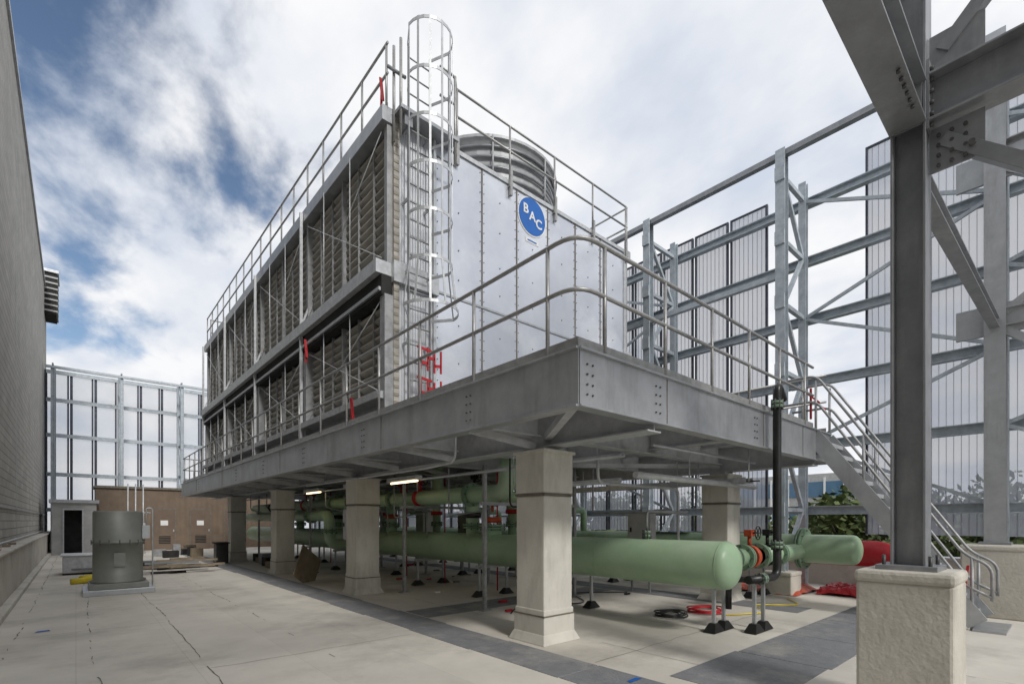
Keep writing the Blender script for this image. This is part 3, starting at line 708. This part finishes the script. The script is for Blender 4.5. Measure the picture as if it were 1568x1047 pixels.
# ---------------------------------------------------------------- rooftop fan
ef=root('exhaust_fan')
b=B(); ex,ey=0.72,14.3
b.box(ex-.62,ex+.62,ey-.62,ey+.62,0,.12,'galv'); b.box(ex-.52,ex+.52,ey-.52,ey+.52,.12,.24,'fan'); b.obj('curb',ef,.01)
b=B(); b.tube([(ex,ey,z) for z in (.24,.28,.3,1.1,1.101,1.15,1.151,1.78,1.82)],.45,'fan',40,True,[.5,.5,.45,.45,.475,.475,.45,.45,.43])
for j in range(16):
    t=j*math.pi/8; b.box(ex+.47*math.cos(t)-.01,ex+.47*math.cos(t)+.01,ey+.47*math.sin(t)-.01,ey+.47*math.sin(t)+.01,1.07,1.18,'bolt')
b.box(ex+.42,ex+.56,ey-.2,ey+.1,1.2,1.5,'galv'); b.tube(fillet([(ex+.5,ey-.1,1.5),(ex+.5,ey-.1,1.9),(ex+.62,ey-.1,1.9),(ex+.62,ey-.1,0.1)],.06),.015,'galv_l',8)
b.box(ex-.1,ex+.1,ey-.48,ey-.455,.6,.9,'fan')
b.obj('housing',ef)
# ---------------------------------------------------------------- brown service building & shed
sb=root('service_building')
b=B(); b.box(0.76,9.5,33.2,35.4,0,3.3,'brown'); b.box(.70,9.58,33.1,35.5,3.3,3.42,'seam'); b.obj('walls',sb)
b=B()
for x0 in (3.2,4.9,6.6):
    b.box(x0-.06,x0+1.0,33.16,33.2,0,2.3,'seam'); b.box(x0,x0+.94,33.13,33.16,0.02,2.22,'browndoor')
    for k in range(5): b.box(x0+.2,x0+.74,33.115,33.13,.35+k*.09,.40+k*.09,'dark')
    b.box(x0+.28,x0+.62,33.12,33.128,1.35,1.62,'white'); b.box(x0+.85,x0+.9,33.08,33.13,1.0,1.12,'galv_l')
b.obj('doors',sb)
sh=root('utility_shed')
b=B(); b.box(-.86,.75,31.5,35,2.1,2.45,'shed'); b.box(-.86,-.45,31.5,35,0,2.1,'shed'); b.box(.25,.75,31.5,35,0,2.1,'shed'); b.box(-.45,.25,32.3,35,0,2.1,'dark')
b.box(-.95,.85,31.35,33.05,2.45,2.6,'galv'); b.obj('walls_and_roof',sh)
b=B(); b.box(-.47,-.42,31.44,31.5,0,2.12,'galv_l'); b.box(.22,.27,31.44,31.5,0,2.12,'galv_l'); b.box(-.47,.27,31.44,31.5,2.121,2.17,'galv_l'); b.obj('door_frame',sh)
b=B()
for x in (1.9,2.2,2.5): b.tube([(x,30.5,0),(x,30.5,3.4)],.03,'galv_l',8)
b.tube([(1.7,30.5,2.0),(2.8,30.5,2.0)],.03,'galv_l',8); b.box(1.8,2.6,30.42,30.47,1.1,1.5,'galv_l'); b.obj('conduit_rack')
# ---------------------------------------------------------------- debris
b=B()
for i in range(24):
    x=1.0+random.uniform(0,2.4);y=17.8+random.uniform(0,4.4);a=random.uniform(-.3,.3);L=random.uniform(.5,1.2)
    z=.04+.06*(i%4); b.beam((x-L,y-a*L,z),(x+L*.6,y+a*L,z),.12,.06,('dark','dark','steel','wood')[i%4])
b.obj('scrap_steel_pile')
b=B()
for i in range(10):
    x=1.6+random.uniform(0,2.5);y=25+random.uniform(0,5); b.box(x,x+random.uniform(.2,.7),y,y+.4,0,random.uniform(.1,.5),random.choice(['dark','wood','galv_m','black']))
b.obj('stored_material')
b=B(); b.tube([(.1,17,.08),(.35,17.2,.1),(.6,17.1,.08)],.1,'yellow',10); b.tube([(-.1,16.7,.06),(.3,16.8,.08)],.08,'yellow',10); b.obj('yellow_bag')
b=B(); b.box(-.3,.5,19.6,20.6,.05,.55,'galv_l'); b.box(-.35,.55,19.55,20.65,.55,.6,'ins'); b.box(-.3,.5,19.6,20.6,0,.05,'dark'); b.obj('equipment_crate',None,.02)
b=B(); b.beam((4.4,13.2,.0),(4.75,13.5,.75),.9,.02,'wood',(1,-1,0.4)); b.obj('plywood_sheet')
b=B(); b.box(3.9,4.3,21,21.5,.03,.75,'black'); b.box(3.85,4.35,20.95,21.55,.75,.8,'dark'); b.cyl((4.0,21.6,.08),(4.0,21.75,.08),.08,'black',12); b.obj('tool_box',None,.02)
b=B()
for i in range(5): b.box(4.9+i*.1,5.3+i*.1,18+i*.8,18.5+i*.8,0,.2+.1*(i%3),('wood','dark','steel')[i%3])
for i in range(22):
    x=random.uniform(5.3,9.5);y=random.uniform(5.5,20); s=random.uniform(.03,.1); b.box(x,x+s*2.2,y,y+s,0.012,.012+s*.5,random.choice(['wood','dark','seam','white','red']))
b.obj('material_scraps')
b=B(); b.face([(-.45,9.8,.006),(-.28,9.85,.006),(-.3,9.95,.006),(-.42,9.93,.006)],'tape'); b.face([(4.1,2.9,.012),(4.3,2.9,.012),(4.28,2.96,.012),(4.12,2.95,.012)],'tape'); b.obj('blue_tape')
def coil(name,cx,cy,m,R0):
    b=B();pts=[]
    for j in range(120):
        t=j*.26; R=R0+.06*math.sin(t*.31)+.02*math.sin(t*1.7); pts.append((cx+R*math.cos(t),cy+R*.8*math.sin(t),.02+.0005*j+.01*math.sin(t*2.1)))
    b.tube(pts,.012,m,6); b.obj(name)
coil('hose_coil',8.3,4.3,'red',.30); coil('cable_coil',7.5,4.5,'black',.25)
b=B(); b.tube(fillet([(8.2,3.9,.02),(9,3.5,.02),(9.6,4.1,.02),(10.2,3.4,.02),(10.9,3.9,.02)],.3),.012,'yellow',6); b.obj('yellow_cord')
b=B(); b.tube(fillet([(5.6,6.4,.02),(6.2,6.9,.02),(7.4,6.2,.02),(8.2,7.4,.02),(9.2,6.6,.02)],.4),.012,'black',6); b.obj('extension_cord')
def tarp(name,cx,cy,cz,sx,sy,sz,m,seed):
    rnd=random.Random(seed); b=B(); n=18; P=[[None]*n for _ in range(n)]
    for i in range(n):
        for j in range(n):
            u=i/(n-1)*2-1;v=j/(n-1)*2-1; hgt=max(0,1-(u**4*.9+v**4*.9))**.6
            P[i][j]=(cx+u*sx+rnd.uniform(-.03,.03),cy+v*sy+rnd.uniform(-.03,.03),cz+hgt*sz+rnd.uniform(-.03,.04)*hgt+.012)
    for i in range(n-1):
        for j in range(n-1): b.face([P[i][j],P[i+1][j],P[i+1][j+1],P[i][j+1]],m)
    b.obj(name)
tarp('orange_tarp',12.2,4.9,0,.8,1.0,.14,'orange',1); tarp('orange_tarp',12.6,3.3,0,.5,.5,.2,'red',2); tarp('orange_tarp',12.2,7.0,0,.6,.8,.2,'orange',3)
b=B(); b.face([(10.7,6,1.35),(11.2,6,1.35),(11.15,7.4,1.36),(10.72,7.4,1.37)],'tape'); b.obj('blue_cloth')
b=B()
for z in (1.25,0.8): b.tube([(12.3,6,z),(12.3,30,z)],.03,'orange' if z>1 else 'galv',8)
for y in range(6,31,3): b.tube([(12.3,y,0),(12.3,y,1.3)],.03,'galv',8)
b.obj('construction_barrier')
# ---------------------------------------------------------------- trees + distant building
def tree_mesh(seed):
    rnd=random.Random(seed); b=B()
    b.tube([(0,0,0),(.1,.05,2),(.0,.1,4),(.1,0,5.5)],.2,'bark',8,True,[.25,.18,.12,.06])
    cl=[]
    for i in range(16):
        a=rnd.uniform(0,6.28); R=rnd.uniform(.3,2.4); z=rnd.uniform(3,8.2); c=Vector((R*math.cos(a)*(1-abs(z-5.2)/6),R*math.sin(a)*(1-abs(z-5.2)/6),z)); cl.append((c,rnd.uniform(.6,1.3)))
        b.tube([(0,0,2.2+z*.25),tuple(c)],.05,'bark',5,True,[.07,.02])
    for c,r in cl:
        for k in range(210):
            d=Vector((rnd.gauss(0,1),rnd.gauss(0,1),rnd.gauss(0,.8))).normalized()*r*rnd.uniform(.5,1.05); p=c+d; s=rnd.uniform(.08,.17)
            u=Vector((rnd.uniform(-1,1),rnd.uniform(-1,1),rnd.uniform(-1,1))).normalized(); v=u.orthogonal().normalized()
            b.face([p-u*s,p+v*s*.6,p+u*s,p-v*s*.6],'leaf')
    return b
tm=[tree_mesh(s) for s in (1,2,3)]
meshes=[]
for i,t in enumerate(tm):
    o=t.obj('tree'); meshes.append(o.data); o.location=(24+i*3,2+i*7,-7); o.scale=(1,1,1.18)
for i in range(26):
    o=bpy.data.objects.new('tree',meshes[i%3]); COL.objects.link(o)
    o.location=(random.uniform(23,38),-22+i*3.1+random.uniform(-1,1),-7); o.rotation_euler=(0,0,random.uniform(0,6)); s=random.uniform(.9,1.2); o.scale=(s*1.2,s*1.2,s*1.1)
ob=root('office_building')
b=B(); b.box(70,90,16,34,-7,7.5,'shed'); b.obj('walls',ob)
b=B()
for k in range(4):
    z=-5+k*3.2; b.box(69.9,70,16.5,33.5,z,z+1.9,'glass')
for k in range(9): b.box(69.8,69.95,16.4+k*2.1,16.6+k*2.1,-6,7,'white')
b.obj('windows',ob)
# ---------------------------------------------------------------- world
W=bpy.data.worlds.new('World'); S.world=W; W.use_nodes=True
nt=W.node_tree; N=nt.nodes; L=nt.links; N.clear()
out=N.new('ShaderNodeOutputWorld'); sky=N.new('ShaderNodeTexSky'); sky.sky_type='NISHITA'; sky.sun_disc=False
SE=math.radians(38); sd=Vector((-0.16,-1.0,0)).normalized()
sky.sun_elevation=SE; sky.sun_rotation=math.atan2(sd.x,sd.y)
sky.air_density=1.0; sky.dust_density=0.4
bg=N.new('ShaderNodeBackground'); bg.inputs[1].default_value=0.11; L.new(sky.outputs[0],bg.inputs[0])
tc=N.new('ShaderNodeTexCoord'); sep=N.new('ShaderNodeSeparateXYZ'); L.new(tc.outputs['Generated'],sep.inputs[0])
def math_(op,a,b2=None,clamp=False):
    n=N.new('ShaderNodeMath'); n.operation=op; n.use_clamp=clamp
    for i,q in enumerate((a,b2)):
        if q is None: continue
        if isinstance(q,(int,float)): n.inputs[i].default_value=q
        else: L.new(q,n.inputs[i])
    return n.outputs[0]
zc=math_('ADD',math_('MAXIMUM',sep.outputs[2],0.0),0.32)
cx_=math_('DIVIDE',sep.outputs[0],zc); cy_=math_('DIVIDE',sep.outputs[1],zc)
cmb=N.new('ShaderNodeCombineXYZ'); L.new(cx_,cmb.inputs[0]); L.new(cy_,cmb.inputs[1])
mp=N.new('ShaderNodeMapping'); mp.inputs['Rotation'].default_value=(0,0,math.radians(-20)); mp.inputs['Scale'].default_value=(1.35,1.0,1); mp.inputs['Location'].default_value=(2.3,0.7,0)
L.new(cmb.outputs[0],mp.inputs[0])
n1=N.new('ShaderNodeTexNoise'); n1.inputs['Scale'].default_value=3.0; n1.inputs['Detail'].default_value=10; n1.inputs['Roughness'].default_value=0.55; n1.inputs['Distortion'].default_value=0.15
L.new(mp.outputs[0],n1.inputs['Vector'])
dt=N.new('ShaderNodeVectorMath'); dt.operation='DOT_PRODUCT'; L.new(tc.outputs['Generated'],dt.inputs[0]); dt.inputs[1].default_value=Vector((-0.10,0.80,0.60)).normalized()
blue=N.new('ShaderNodeMapRange'); L.new(dt.outputs['Value'],blue.inputs[0]); blue.inputs[1].default_value=0.84; blue.inputs[2].default_value=1.0; blue.inputs[3].default_value=0.26; blue.inputs[4].default_value=-0.07
cov=math_('ADD',n1.outputs['Fac'],blue.outputs[0])
rmp=N.new('ShaderNodeMapRange'); rmp.interpolation_type='SMOOTHSTEP'; L.new(cov,rmp.inputs[0]); rmp.inputs[1].default_value=0.37; rmp.inputs[2].default_value=0.58
n2=N.new('ShaderNodeTexNoise'); n2.inputs['Scale'].default_value=2.1; n2.inputs['Detail'].default_value=8; n2.inputs['Roughness'].default_value=.52; L.new(mp.outputs[0],n2.inputs['Vector'])
cr=N.new('ShaderNodeValToRGB'); cr.color_ramp.elements[0].position=0.32; cr.color_ramp.elements[1].position=0.56
cr.color_ramp.elements[0].color=(0.64,0.70,0.81,1); cr.color_ramp.elements[1].color=(0.96,0.965,0.98,1); L.new(n2.outputs['Fac'],cr.inputs[0])
bg2=N.new('ShaderNodeBackground'); bg2.inputs[1].default_value=1.0; L.new(cr.outputs[0],bg2.inputs[0])
mx=N.new('ShaderNodeMixShader'); L.new(rmp.outputs[0],mx.inputs[0]); L.new(bg.outputs[0],mx.inputs[1]); L.new(bg2.outputs[0],mx.inputs[2]); L.new(mx.outputs[0],out.inputs[0])
sl=bpy.data.lights.new('sun','SUN'); sl.energy=2.1; sl.angle=math.radians(10); sl.color=(1,0.97,0.925)
so=bpy.data.objects.new('sun',sl); COL.objects.link(so)
dv=Vector((sd.x*math.cos(SE),sd.y*math.cos(SE),math.sin(SE))); so.rotation_euler=dv.to_track_quat('Z','Y').to_euler(); so.location=(0,0,30)
# ---------------------------------------------------------------- camera
cam=bpy.data.cameras.new('camera'); co=bpy.data.objects.new('camera',cam); COL.objects.link(co); S.camera=co
co.location=(0,0,H); co.rotation_euler=(math.radians(90),0,-math.radians(41.3))
cam.sensor_width=36; cam.lens=36*760/1568; cam.shift_y=(797-523.5)/1568; cam.clip_end=2000; cam.clip_start=0.05
S.view_settings.view_transform='Standard'; S.view_settings.look='None'; S.view_settings.exposure=0
